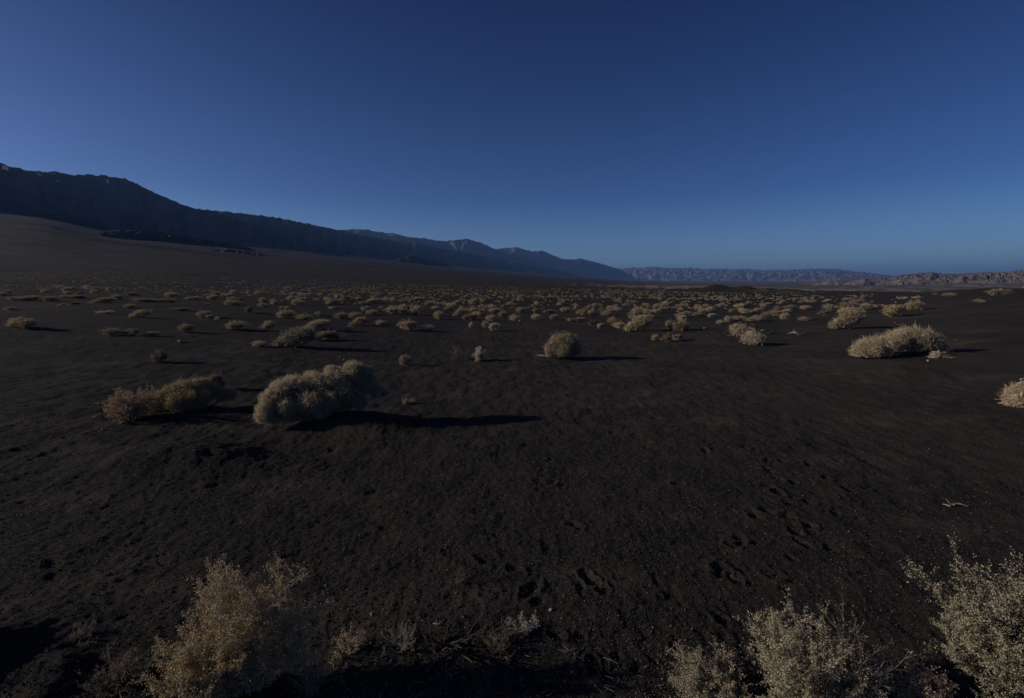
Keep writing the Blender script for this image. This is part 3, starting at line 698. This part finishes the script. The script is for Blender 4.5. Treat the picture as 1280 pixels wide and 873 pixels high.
# column, row of the foot, width, height (pixels of the photograph), form, colour, label
LIST = [
 (27, 410, 40, 17, 'long', 'tan', 'large dome shrub alone near the left edge below the hillside'),
 (131, 392, 16, 5, 'long', 'pale', 'whitish low tuft on bare ground left of the peaked shrub'),
 (174, 397, 24, 10, 'wedge', 'tan', 'peaked tan shrub above the broken row of three low shrubs'),
 (141, 420, 26, 10, 'dome', 'tan', 'left shrub of a broken row of three low shrubs'),
 (164, 420, 20, 10, 'cluster', 'rust', 'middle shrub of a broken row of three low shrubs'),
 (191, 420, 15, 6, 'long', 'grey', 'right and lowest shrub of a broken row of three'),
 (64, 377, 20, 7, 'dome', 'tan', 'round shrub between two long low ones near the left edge'),
 (31, 376, 30, 8, 'long', 'tan', 'wide low shrub far back near the left edge'),
 (92, 373, 36, 6, 'long', 'rust', 'very long flat shrub in the far left rows'),
 (128, 379, 28, 7, 'wedge', 'olive', 'dull sloping shrub, dark, in the far left rows'),
 (145, 375, 15, 7, 'dome', 'tan', 'small bright shrub touching the dull sloping one'),
 (192, 378, 36, 7, 'long', 'olive', 'long level olive shrub, widest of its row'),
 (167, 370, 16, 5, 'cluster', 'tan', 'little shrub behind the long level olive shrub'),
 (163, 385, 15, 5, 'dome', 'olive', 'faint low shrub below the long level olive one'),
 (94, 381, 14, 4, 'dome', 'dark', 'faint dark shrub below the very long flat one'),
 (215, 372, 18, 7, 'dome', 'tan', 'shrub just right of and behind the long level olive one'),
 (243, 375, 18, 5, 'cluster', 'tan', 'low broken shrub left of the small sunlit dome in the back rows'),
 (266, 375, 14, 7, 'dome', 'tan', 'small sunlit dome in the back rows on the left'),
 (291, 382, 23, 7, 'dome', 'tan', 'smooth low dome standing apart in the left middle'),
 (225, 388, 22, 5, 'long', 'rust', 'flat brownish shrub above the square upright one'),
 (255, 397, 18, 9, 'dome', 'tan', 'flat-topped shrub with two pale tufts at its right foot'),
 (263, 398, 9, 5, 'cluster', 'pale', 'pale tuft nearer to the flat-topped shrub'),
 (272, 401, 7, 6, 'cluster', 'pale', 'pale tuft farther right of the flat-topped shrub'),
 (233, 415, 19, 11, 'dome', 'rust', 'square upright brownish shrub on bare ground at left'),
 (297, 412, 27, 11, 'dome', 'tan', 'spreading tan shrub left of the peaked bushy one'),
 (334, 414, 18, 13, 'wedge', 'tan', 'peaked bushy shrub with a long shadow, right of the spreading one'),
 (312, 391, 14, 8, 'upright', 'dark', 'dull twiggy shrub standing alone behind the peaked bushy one'),
 (373, 382, 19, 8, 'dome', 'tan', 'rounded shrub with a shadow behind the close pair'),
 (342, 381, 10, 6, 'dome', 'grey', 'small grey shrub left of the rounded one behind the close pair'),
 (357, 387, 15, 5, 'long', 'rust', 'flat reddish shrub right behind the close pair'),
 (359, 398, 25, 11, 'dome', 'tan', 'left shrub of a close sunlit pair'),
 (381, 400, 23, 8, 'dome', 'olive', 'right shrub of a close sunlit pair'),
 (397, 395, 11, 6, 'cluster', 'grey', 'small grey shrub just right of the close sunlit pair'),
 (325, 434, 20, 8, 'dome', 'tan', 'small low shrub at the left foot of the tall grey one'),
 (368, 434, 50, 24, 'wedge', 'grey', 'tall grey shrub rising to the right, beside the reddish brown ones'),
 (397, 426, 18, 10, 'dome', 'rust', 'brown shrub against the right side of the tall grey one'),
 (413, 425, 26, 14, 'cluster', 'rust', 'thick reddish brown shrub with a dark shadow to its right'),
 (395, 412, 31, 12, 'wedge', 'tan', 'long ragged shrub behind the reddish brown ones'),
 (437, 415, 12, 8, 'cluster', 'grey', 'little grey shrub right of the thick reddish brown one'),
 (448, 407, 21, 11, 'wedge', 'rust', 'sloping brown shrub above the little grey one'),
 (427, 398, 17, 8, 'dome', 'tan', 'left of two equal round shrubs above the sloping brown one'),
 (444, 398, 17, 8, 'dome', 'tan', 'right of two equal round shrubs above the sloping brown one'),
 (465, 394, 18, 7, 'dome', 'tan', 'rounded shrub right of the two equal ones'),
 (475, 406, 14, 6, 'dome', 'grey', 'low grey dome alone left of the reddish round shrub'),
 (510, 413, 24, 14, 'dome', 'rust', 'reddish tan round shrub, left half of a pair on bare ground'),
 (533, 414, 21, 8, 'dome', 'tan', 'lower tan shrub, right half of a pair on bare ground'),
 (495, 393, 25, 11, 'cluster', 'tan', 'clump with a rusty top behind the reddish round shrub'),
 (518, 394, 19, 12, 'wedge', 'tan', 'steep sloping shrub right of the rusty topped clump'),
 (548, 399, 15, 10, 'dome', 'tan', 'sunlit round shrub with a rusty top and a shadow, standing apart'),
 (545, 387, 12, 5, 'dome', 'grey', 'small grey dome behind the rusty topped sunlit shrub'),
 (562, 388, 14, 8, 'wedge', 'tan', 'small peaked shrub right of the small grey dome'),
 (573, 395, 12, 9, 'wedge', 'tan', 'small shrub leaning right before the thick clumps'),
 (589, 400, 21, 9, 'cluster', 'tan', 'wide ragged shrub above the whitish tuft'),
 (589, 411, 8, 8, 'upright', 'pale', 'whitish tuft below the wide ragged shrub'),
 (607, 410, 10, 9, 'dome', 'grey', 'round grey ball left of the whitish upright one'),
 (617, 414, 13, 12, 'cluster', 'pale', 'whitish ball shrub at the front right of its clump'),
 (614, 402, 14, 9, 'dome', 'tan', 'shrub behind the round grey ball'),
 (629, 397, 14, 8, 'dome', 'rust', 'brownish shrub at the top right of the thick clump'),
 (642, 401, 14, 8, 'dome', 'tan', 'first of four separate domes in a row, going right from the thick clump'),
 (670, 400, 14, 8, 'dome', 'tan', 'second of four separate domes in a row'),
 (693, 400, 14, 7, 'dome', 'tan', 'third of four separate domes in a row, above the lone round bush'),
 (719, 402, 21, 7, 'long', 'tan', 'fourth and widest of four separate domes in a row'),
 (740, 408, 19, 9, 'cluster', 'dark', 'dull dark shrub right of the four domes'),
 (751, 411, 10, 8, 'cluster', 'pale', 'pale tuft at the right foot of the dull dark shrub'),
 (766, 404, 13, 8, 'dome', 'tan', 'sunlit tan shrub behind the dark one next to the tall leaning shrub'),
 (774, 411, 17, 9, 'dome', 'olive', 'dark olive shrub left of the tall leaning tan shrub'),
 (797, 414, 31, 20, 'wedge', 'tan', 'tall tan shrub sloping up to the right, tallest of the middle clumps'),
 (794, 398, 16, 12, 'wedge', 'olive', 'dull shrub right behind the tall leaning tan shrub'),
 (620, 391, 16, 7, 'long', 'tan', 'low shrub behind the brownish one of the thick clump'),
 (650, 391, 13, 7, 'dome', 'tan', 'small dome behind the first two of the four domes'),
 (687, 392, 16, 6, 'cluster', 'grey', 'grey broken shrub behind the third of the four domes'),
 (724, 394, 15, 7, 'cluster', 'tan', 'sunlit broken shrub behind the widest of the four domes'),
 (740, 394, 11, 7, 'dome', 'tan', 'small shrub behind the dull dark one'),
 (757, 395, 14, 7, 'dome', 'rust', 'brownish dome between the dull dark shrub and the skyline speckle'),
 (706, 390, 14, 6, 'dome', 'tan', 'little dome behind and left of the sunlit broken shrub'),
 (836, 412, 11, 12, 'dome', 'tan', 'small round ball left of the stacked double ball'),
 (851, 414, 21, 15, 'dome', 'tan', 'lower ball of the stacked double ball shrub'),
 (852, 402, 12, 9, 'dome', 'tan', 'upper ball of the stacked double ball shrub'),
 (819, 426, 12, 8, 'dome', 'tan', 'left ball of the low front row below the double ball'),
 (833, 428, 17, 12, 'upright', 'dark', 'thin dark twiggy shrub in the low front row below the double ball'),
 (849, 426, 18, 9, 'cluster', 'grey', 'right grey shrub of the low front row below the double ball'),
 (922, 420, 25, 16, 'dome', 'tan', 'rear left of two thick shrubs leaning together right of centre'),
 (938, 431, 27, 20, 'dome', 'grey', 'front right of two thick shrubs leaning together right of centre'),
 (942, 419, 15, 15, 'upright', 'dark', 'dark thin twigs standing behind the two thick leaning shrubs'),
 (909, 403, 10, 8, 'dome', 'tan', 'left knob of a low hedge-like row behind the two thick shrubs'),
 (900, 405, 9, 5, 'dome', 'pale', 'small pale ball at the left end of the hedge-like row'),
 (924, 402, 23, 8, 'long', 'tan', 'longest shrub of the hedge-like row behind the two thick shrubs'),
 (946, 402, 18, 8, 'dome', 'grey', 'grey round shrub of the hedge-like row'),
 (957, 397, 13, 7, 'dome', 'tan', 'tan shrub behind the grey round one of the hedge-like row'),
 (970, 396, 15, 9, 'dome', 'rust', 'brown shrub near the right end of the hedge-like row'),
 (981, 400, 13, 9, 'dome', 'tan', 'last dome at the right end of the hedge-like row'),
 (1004, 402, 14, 6, 'dome', 'tan', 'separate low dome above the bleached branch'),
 (945, 391, 15, 6, 'wedge', 'tan', 'sunlit sloping shrub behind the hedge-like row'),
 (915, 391, 9, 5, 'dome', 'tan', 'small tan dome behind the left knob of the hedge-like row'),
 (889, 397, 11, 6, 'cluster', 'pale', 'pale shrub between the double ball and the hedge-like row'),
 (873, 396, 14, 6, 'dome', 'tan', 'low shrub right of the upper ball of the double ball'),
 (1006, 387, 15, 5, 'dome', 'rust', 'brown shrub with a dark shadow below the skyline mounds'),
 (1030, 395, 16, 9, 'upright', 'dark', 'thin dull shrub left of the plume-shaped one'),
 (1056, 411, 37, 23, 'wedge', 'tan', 'plume-shaped tan shrub rising to the right, left of the wide straggly one'),
 (1057, 392, 21, 10, 'cluster', 'tan', 'tan shrub behind the plume-shaped one'),
 (1082, 387, 15, 9, 'dome', 'tan', 'shrub right behind the plume-shaped one'),
 (1114, 396, 36, 18, 'cluster', 'olive', 'broad olive shrub below the right skyline'),
 (1143, 388, 22, 13, 'dome', 'rust', 'rusty dome joined to the right of the broad olive shrub'),
 (1186, 371, 15, 5, 'dome', 'tan', 'small shrub on the slope under the right skyline'),
 (1243, 370, 28, 10, 'cluster', 'tan', 'tan shrub on the crest of the right slope'),
]
for i, (px, base, w, h, kd, colr, lab) in enumerate(LIST):
    put_shrub(px, base, w, h, kd, colr, lab, i=i)

# ------------------------------------------------------------------ the rest of the plain: the largest as shrubs of their own, the remainder as one scrub cover
rng = np.random.default_rng(77)
cand = []
taken = np.array([(q[0], q[1], q[2]) for q in LIST])
while len(cand) < 3900:
    a = rng.uniform(-0.86, 0.86); r = 26 * math.exp(rng.uniform(0, 1) ** 0.75 * math.log(11.5))
    px = math.tan(a) * F + 640
    if px < -25 or px > 1300: continue
    rd = float(np.interp(a, _ag, _RD))
    if r > rd * 1.08: continue
    dens = np.interp(px, [0, 300, 480, 900, 1000, 1080, 1160, 1280], [0.55, 0.7, 1, 1, 0.7, 0.35, 0.04, 0.02])
    if px > 1090 and r > 70: continue
    if r > 150 and 835 < px < 1060: continue
    if r < 60: dens *= 0.5
    x, y = math.sin(a) * r, math.cos(a) * r
    if float(fbm(x / 14, y / 14, 2, 91)) < -0.25: dens *= 0.35
    if rng.uniform() > dens: continue
    cand.append((x, y, r, px))
xy = np.array([(c[0], c[1]) for c in cand]); zz = land(xy[:, 0], xy[:, 1])
rows = []
kept = []
for (x, y, r, px), z in zip(cand, zz):
    e = (z - CAM_Z) / r; row = HORIZON - e * F * math.sqrt(1 + ((px - 640) / F) ** 2)
    w = rng.uniform(0.32, 0.85); h = w * rng.uniform(0.36, 0.60)
    wp = w * F / y
    # keep clear of the catalogued shrubs and of the bare foreground
    lim = np.interp(px, [0, 200, 330, 480, 640, 820, 1000, 1150], [392, 386, 386, 392, 396, 396, 396, 380])
    if row > lim: continue
    near = np.abs(taken[:, 0] - px) < (taken[:, 2] + wp) * 0.55
    if np.any(near & (np.abs(taken[:, 1] - row) < 5)): continue
    kept.append((wp * h / w * wp, x, y, z, w, h, row, px))
kept.sort(reverse=True)
N_SINGLE = 300 - len(LIST) - 15
colors = ['tan', 'tan', 'tan', 'grey', 'olive', 'rust', 'tan', 'grey']
zones = [(0, 330, 'low shrub dotted over the far left of the black plain under the dark mountains', 'small far shrubs on the left of the plain'),
         (330, 640, 'small rounded shrub in the crowded back rows left of centre', 'small far shrubs left of centre'),
         (640, 900, 'small rounded shrub in the crowded back rows right of centre', 'small far shrubs right of centre'),
         (900, 1400, 'small shrub in the thin back rows before the brown skyline mounds', 'small far shrubs before the skyline mounds')]
for i, (s, x, y, z, w, h, row, px) in enumerate(kept[:N_SINGLE]):
    kd = KINDS_[int(rng.integers(0, 4))]; fo, _ = PROTO[kd, 'far', int(rng.integers(0, 3))]
    o = link('desert_shrub', fo, (x, y, z - 0.03 * h), mat=M_LEAF[colors[int(rng.integers(0, 8))]], rz=rng.uniform(0, 6.28), scale=(w, w * 0.85, h))
    zn = [q for q in zones if q[0] <= max(px, 0) < q[1]][0]
    tag(o, zn[2], 'shrub', zn[3])
V, Fc, off = [], [], 0
for (s, x, y, z, w, h, row, px) in kept[N_SINGLE:]:
    n = 70; rngk = rng
    nl = 3; lob = np.stack([rngk.uniform(-0.28, 0.28, nl) * w, rngk.uniform(-0.25, 0.25, nl) * w, rngk.uniform(0.25, 0.5, nl) * h], 1)
    c = lob[rngk.integers(0, nl, n)]; d = unit(rngk.normal(size=(n, 3)))
    tip = c + d * np.array([0.30 * w, 0.28 * w, 0.50 * h]) * rngk.uniform(0.7, 1.0, (n, 1)); tip[:, 2] = np.maximum(tip[:, 2], 0.03)
    p0 = tip - unit(d + np.array([0, 0, 0.4])) * 0.22 * w; p0[:, 2] = np.maximum(p0[:, 2], 0)
    v, f = blades(p0, tip, np.full(n, 0.055 * w), rngk)
    V.append(v + np.array([x, y, z - 0.02])); Fc.append(f + off); off += len(v)
tag(link('far_scrub', mesh_from('far_scrub', np.concatenate(V), np.concatenate(Fc), M_LEAF['tan'])), 'countless tiny shrubs speckling the far edge of the black plain', 'scrub', kind='stuff')

# ------------------------------------------------------------------ foreground plants
def near_shrub(px, base, H, W, seed, leafcol, twigs, label, name='desert_shrub', group=None, shift=(0, 0), deep=1.0, **kw):
    p = at(px, base)
    st, lv = branch_shrub(np.random.default_rng(seed), H, W, **kw)
    root = tag(link(name, None, (p[0] + shift[0], p[1] + shift[1], p[2]), scale=(1, deep, 1)), label, 'shrub', group)
    if lv is not None: link('foliage', mesh_from('shrub_foliage', lv[0], lv[1], M_LEAF[leafcol]), parent=root)
    link('stems', mesh_from('shrub_stems', st[0], st[1], twigs), parent=root)
    return root
FG = 'shrubs along the bottom of the picture'
near_shrub(306, 866, 0.90, 0.80, 51, 'gold', M_PALETWIG, deep=0.45, label= 'golden brown seeding shrub at bottom left, tallest of the near left plants', group=FG, nmain=34, nsec=7, ntwig=8, nleaf=24, leaf=0.0140, lean=(-0.02, 0), spread=0.95, thick=0.005)
near_shrub(250, 876, 0.46, 0.60, 52, 'olive', M_TWIG, 'low olive leafy shrub in front of the golden seeding shrub', group=FG, nmain=20, nsec=6, ntwig=7, nleaf=18, leaf=0.011, spread=1.25, thick=0.004)
near_shrub(388, 868, 0.28, 0.30, 53, 'dark', M_DRYTWIG, 'thin fan of bare grey twigs beside the golden seeding shrub', group=FG, nmain=34, nsec=3, ntwig=3, nleaf=1, leaf=0.006, spread=0.6, thick=0.0028)
near_shrub(995, 880, 0.56, 0.74, 54, 'straw', M_DRYTWIG, 'grey green leafy shrub with a few bare stalks at bottom right of centre', group=FG, nmain=30, nsec=6, ntwig=8, nleaf=18, leaf=0.009, spread=1.0, thick=0.0045)
near_shrub(1062, 880, 0.52, 0.40, 55, 'grey', M_DRYTWIG, 'upright bundle of bare brown stalks beside the grey green leafy shrub', group=FG, nmain=26, nsec=5, ntwig=5, nleaf=3, leaf=0.008, spread=0.55, thick=0.004)
near_shrub(1266, 876, 0.72, 0.86, 56, 'straw', M_DARKTWIG, 'pale grey leafy shrub leaning left in the bottom right corner', group=FG, nmain=30, nsec=8, ntwig=9, nleaf=32, leaf=0.0085, lean=(-0.28, 0.05), spread=0.75, thick=0.007)
near_shrub(1150, 880, 0.30, 0.42, 57, 'rust', M_TWIG, 'low brown twiggy shrub under the leaning pale one', group=FG, nmain=22, nsec=6, ntwig=6, nleaf=8, leaf=0.009, spread=1.2, thick=0.004)
near_shrub(885, 872, 0.13, 0.60, 58, 'straw', M_DRYTWIG, 'flat mat of dry grey plants among pale gravel at the bottom', group=FG, nmain=60, nsec=5, ntwig=6, nleaf=12, leaf=0.008, spread=1.45, thick=0.003)
near_shrub(655, 786, 0.05, 0.34, 59, 'pale', M_PALETWIG, 'flat wisp of bleached dry grass by the footprints', group=FG, nmain=30, nsec=4, ntwig=4, nleaf=2, leaf=0.008, spread=1.5, thick=0.0022)
near_shrub(575, 730, 0.20, 0.34, 60, 'dark', M_TWIG, 'thin see-through tuft of fine dark stalks on bare ground', group=FG, nmain=16, nsec=3, ntwig=2, nleaf=1, leaf=0.005, spread=0.8, thick=0.0018)
near_shrub(95, 800, 0.07, 0.34, 66, 'dark', M_DRYTWIG, 'scrap of dead stems on the dark ground at the far bottom left', group=FG, nmain=24, nsec=4, ntwig=3, nleaf=1, leaf=0.006, spread=1.45, thick=0.0026)
near_shrub(150, 850, 0.10, 0.60, 61, 'dark', M_DRYTWIG, 'low grey tangle of dead stems in the bottom left corner', group=FG, nmain=40, nsec=5, ntwig=5, nleaf=2, leaf=0.007, spread=1.45, thick=0.003)
near_shrub(500, 806, 0.09, 0.42, 63, 'dark', M_PALETWIG, 'low pale dry twigs left of the dead black limbs', group=FG, nmain=34, nsec=4, ntwig=4, nleaf=1, leaf=0.006, spread=1.45, thick=0.0024)
near_shrub(620, 812, 0.12, 0.40, 64, 'dark', M_DRYTWIG, 'low dry twigs between the dead black limbs and the bleached dry grass', group=FG, nmain=30, nsec=4, ntwig=4, nleaf=1, leaf=0.006, spread=1.3, thick=0.0024)
near_shrub(435, 815, 0.14, 0.26, 65, 'tan', M_DRYTWIG, 'small curled dry sprig right of the fan of bare grey twigs', group=FG, nmain=18, nsec=4, ntwig=4, nleaf=5, leaf=0.008, spread=1.1, thick=0.003)
# the dead, fallen shrub: bare black limbs spread on the ground
st, _ = branch_shrub(np.random.default_rng(62), 0.22, 0.95, nmain=13, nsec=4, ntwig=4, nleaf=0, spread=1.42, thick=0.008, curl=0.15)
p = at(565, 812)
tag(link('dead_shrub', mesh_from('dead_shrub', st[0], st[1], M_DARKTWIG), p), 'dead bare shrub, black limbs spread on the ground at the bottom', 'dead shrub')

# ------------------------------------------------------------------ dead wood and stones
def stick_pile(px, base, length, thick, seed, label, n=5, name='dead_branch', mat=M_PALETWIG):
    rg = np.random.default_rng(seed); S0, S1, Ra, Rb = [], [], [], []
    for i in range(n):
        a = rg.normal() * 0.5 + (math.pi if rg.uniform() < 0.5 else 0); L = length * rg.uniform(0.4, 1) * 0.5
        q = np.array([rg.normal() * 0.1 * length, rg.normal() * 0.05 * length, thick * (1 + i * 0.5)]); d = np.array([math.cos(a), math.sin(a) * 0.7, rg.uniform(0.0, 0.45)])
        for k in range(4):
            e = q + d * L / 4; S0.append(q); S1.append(e); Ra.append(thick * (1 - k * 0.2)); Rb.append(thick * (1 - (k + 1) * 0.2))
            q = e; d = unit(d + rg.normal(size=3) * 0.25)
    v, f = segs(*map(np.array, (S0, S1, Ra, Rb)), 5)
    tag(link(name, mesh_from(name, v, f, mat), at(px, base)), label, 'branch')
stick_pile(997, 420, 0.75, 0.035, 71, 'bleached fallen branch lying on the black plain right of centre')
stick_pile(1190, 634, 0.20, 0.010, 72, 'scrap of bleached wood lying on bare ground above the leaning pale shrub', n=4)
stick_pile(1185, 449, 0.5, 0.015, 73, 'bleached twigs lying at the right foot of the wide straggly shrub', n=6)
stick_pile(545, 782, 0.10, 0.005, 74, 'short pale stick left of the bleached dry grass', n=2)
stick_pile(675, 447, 0.45, 0.014, 75, 'pale twigs lying left of the lone round bush', n=6)

def stone_mesh(rg, r, flat=0.65):
    t = (1 + 5 ** 0.5) / 2
    v = unit(np.array([(-1, t, 0), (1, t, 0), (-1, -t, 0), (1, -t, 0), (0, -1, t), (0, 1, t), (0, -1, -t), (0, 1, -t), (t, 0, -1), (t, 0, 1), (-t, 0, -1), (-t, 0, 1)], float))
    f = np.array([(0, 11, 5), (0, 5, 1), (0, 1, 7), (0, 7, 10), (0, 10, 11), (1, 5, 9), (5, 11, 4), (11, 10, 2), (10, 7, 6), (7, 1, 8), (3, 9, 4), (3, 4, 2), (3, 2, 6), (3, 6, 8), (3, 8, 9), (4, 9, 5), (2, 4, 11), (6, 2, 10), (8, 6, 7), (9, 8, 1)])
    return v * r * rg.uniform(0.7, 1.2, (12, 1)) * np.array([1, 0.8, flat]), f
def stone_mat(name, a, b_):
    m, nt, b = new_mat(name, 0.9); geo = N(nt, 'ShaderNodeNewGeometry')
    nt.links.new(ramp(nt, noise(nt, geo.outputs['Position'], 60, 4), [(0.3, a), (0.7, b_)]), b.inputs['Base Color']); return m
M_STONE = stone_mat('pale_stone', (0.20, 0.17, 0.14), (0.33, 0.29, 0.24))
rg = np.random.default_rng(81)
for px, py, r, lab in [(225, 428, 0.075, 'pale stone on dark ground above the olive sloping shrub'), (465, 769, 0.012, 'small pale stone on dark ground right of the golden seeding shrub'),
        (689, 763, 0.016, 'small whitish chip beside the footprint near the bottom centre'), (1135, 729, 0.011, 'little pale stone left of the leaning pale shrub'),
        (129, 538, 0.022, 'whitish chip on the ground below the reddish twiggy shrub'), (243, 565, 0.022, 'thin pale chip lying below the olive sloping shrub'), (425, 447, 0.04, 'small stone on the ground right above the largest tan mound'),
        (881, 411, 0.07, 'pale rock on bare ground right of the double ball shrub'), (650, 402, 0.07, 'pale rock beside the first of the four domes'), (1160, 452, 0.045, 'stone before the wide straggly shrub')]:
    v, f = stone_mesh(rg, r); p = at(px, py)
    tag(link('stone', mesh_from('stone', v, f, M_STONE), (p[0], p[1], p[2] + r * 0.3), rz=rg.uniform(0, 6)), lab, 'stone', 'loose pale stones')

# cinder gravel and dry litter near the camera: nobody could count them
rg = np.random.default_rng(91)
def gravel(name, n, rmax, smin, smax, stops, seed, dens=None):
    rg = np.random.default_rng(seed)
    a = rg.uniform(-0.92, 0.92, n * 3); r = 1.6 + (rmax - 1.6) * rg.uniform(0, 1, n * 3) ** 1.25
    x, y = np.sin(a) * r, np.cos(a) * r
    if dens is not None:
        k = rg.uniform(0, 1, len(x)) < dens(x, y); x, y, r = x[k], y[k], r[k]
    x, y, r = x[:n], y[:n], r[:n]; n = len(x)
    z = land(x, y); s = smin + (smax - smin) * rg.uniform(0, 1, n) ** 3
    o = np.array([(1, 0, 0), (-1, 0, 0), (0, 1, 0), (0, -1, 0), (0, 0, 1), (0, 0, -0.6)], float)
    f = np.array([(0, 2, 4), (2, 1, 4), (1, 3, 4), (3, 0, 4), (2, 0, 5), (1, 2, 5), (3, 1, 5), (0, 3, 5)])
    th = rg.uniform(0, 6.28, n); c, sn = np.cos(th), np.sin(th)
    v = o[None] * rg.uniform(0.6, 1.3, (n, 6, 1)) * s[:, None, None]
    v = np.stack([v[..., 0] * c[:, None] - v[..., 1] * sn[:, None], v[..., 0] * sn[:, None] + v[..., 1] * c[:, None], v[..., 2] * 0.75], -1)
    v = v + np.stack([x, y, z + s * 0.15], 1)[:, None, :]
    fa = (f[None] + np.arange(n)[:, None, None] * 6).reshape(-1, 3)
    m, nt, b = new_mat(name + '_stone', 0.9); geo = N(nt, 'ShaderNodeNewGeometry')
    nt.links.new(ramp(nt, geo.outputs['Random Per Island'], stops), b.inputs['Base Color'])
    return link(name, mesh_from(name, v.reshape(-1, 3), fa, m))
tag(gravel('cinder_gravel', 190000, 11.0, 0.0015, 0.0085, [(0.0, (0.018, 0.016, 0.015)), (0.6, (0.035, 0.031, 0.027)), (0.93, (0.085, 0.074, 0.062)), (1.0, (0.24, 0.205, 0.16))], 92),
    'fine black cinder gravel with a few pale bits', 'gravel', kind='stuff')
gp = at(900, 850)
tag(gravel('pale_gravel', 14000, 3.2, 0.0015, 0.007, [(0.0, (0.10, 0.08, 0.06)), (0.5, (0.22, 0.18, 0.13)), (1.0, (0.46, 0.38, 0.28))], 93,
    dens=lambda x, y: np.exp(-((x - gp[0]) / 0.42) ** 2 - ((y - gp[1] + 0.05) / 0.28) ** 2)), 'patch of pale brown gravel at the bottom beside the grey green shrub', 'gravel', kind='stuff')
n = 5200; a = rg.uniform(-0.85, 0.85, n); r = rg.uniform(1.7, 3.0, n) - 0.25 * np.abs(rg.normal(size=n))
x, y = np.sin(a) * r, np.cos(a) * r
k = rg.uniform(0, 1, n) < np.clip(0.25 + fbm(x / 0.35, y / 0.25, 3, 95), 0.03, 1) * sstep(2.7, 2.1, r); x, y = x[k], y[k]; n = len(x)
th = rg.uniform(0, 6.28, n); L = rg.uniform(0.015, 0.06, n); z0 = land(x, y)
x1, y1 = x + np.cos(th) * L, y + np.sin(th) * L
v, f = segs(np.stack([x, y, z0 + 0.004], 1), np.stack([x1, y1, land(x1, y1) + rg.uniform(0.003, 0.02, n)], 1), np.full(n, 0.0012), np.full(n, 0.0008), 3)
tag(link('dry_litter', mesh_from('dry_litter', v, f, M_PALETWIG)), 'broken straw and twig litter scattered over the near ground', 'litter', kind='stuff')

# ------------------------------------------------------------------ the air: one closed box, sky outside it
hz = bpy.data.materials.new('desert_air'); hz.use_nodes = True
hn = hz.node_tree; hn.nodes.remove(hn.nodes['Principled BSDF'])
vol = hn.nodes.new('ShaderNodeVolumePrincipled'); vol.inputs['Color'].default_value = (0.25, 0.48, 1.0, 1)
vol.inputs['Density'].default_value = 2.3e-5; vol.inputs['Anisotropy'].default_value = 0.15
hn.links.new(vol.outputs[0], hn.nodes['Material Output'].inputs['Volume'])
bx = np.array([(sx * 66000.0, -66000.0 if sy < 0 else 66000.0, -160.0 if sz < 0 else 1600.0) for sx in (-1, 1) for sy in (-1, 1) for sz in (-1, 1)])
bf = np.array([(0, 1, 3, 2), (4, 6, 7, 5), (0, 4, 5, 1), (2, 3, 7, 6), (0, 2, 6, 4), (1, 5, 7, 3)])
tag(link('haze', mesh_from('haze', bx, bf, hz)), kind='stuff')
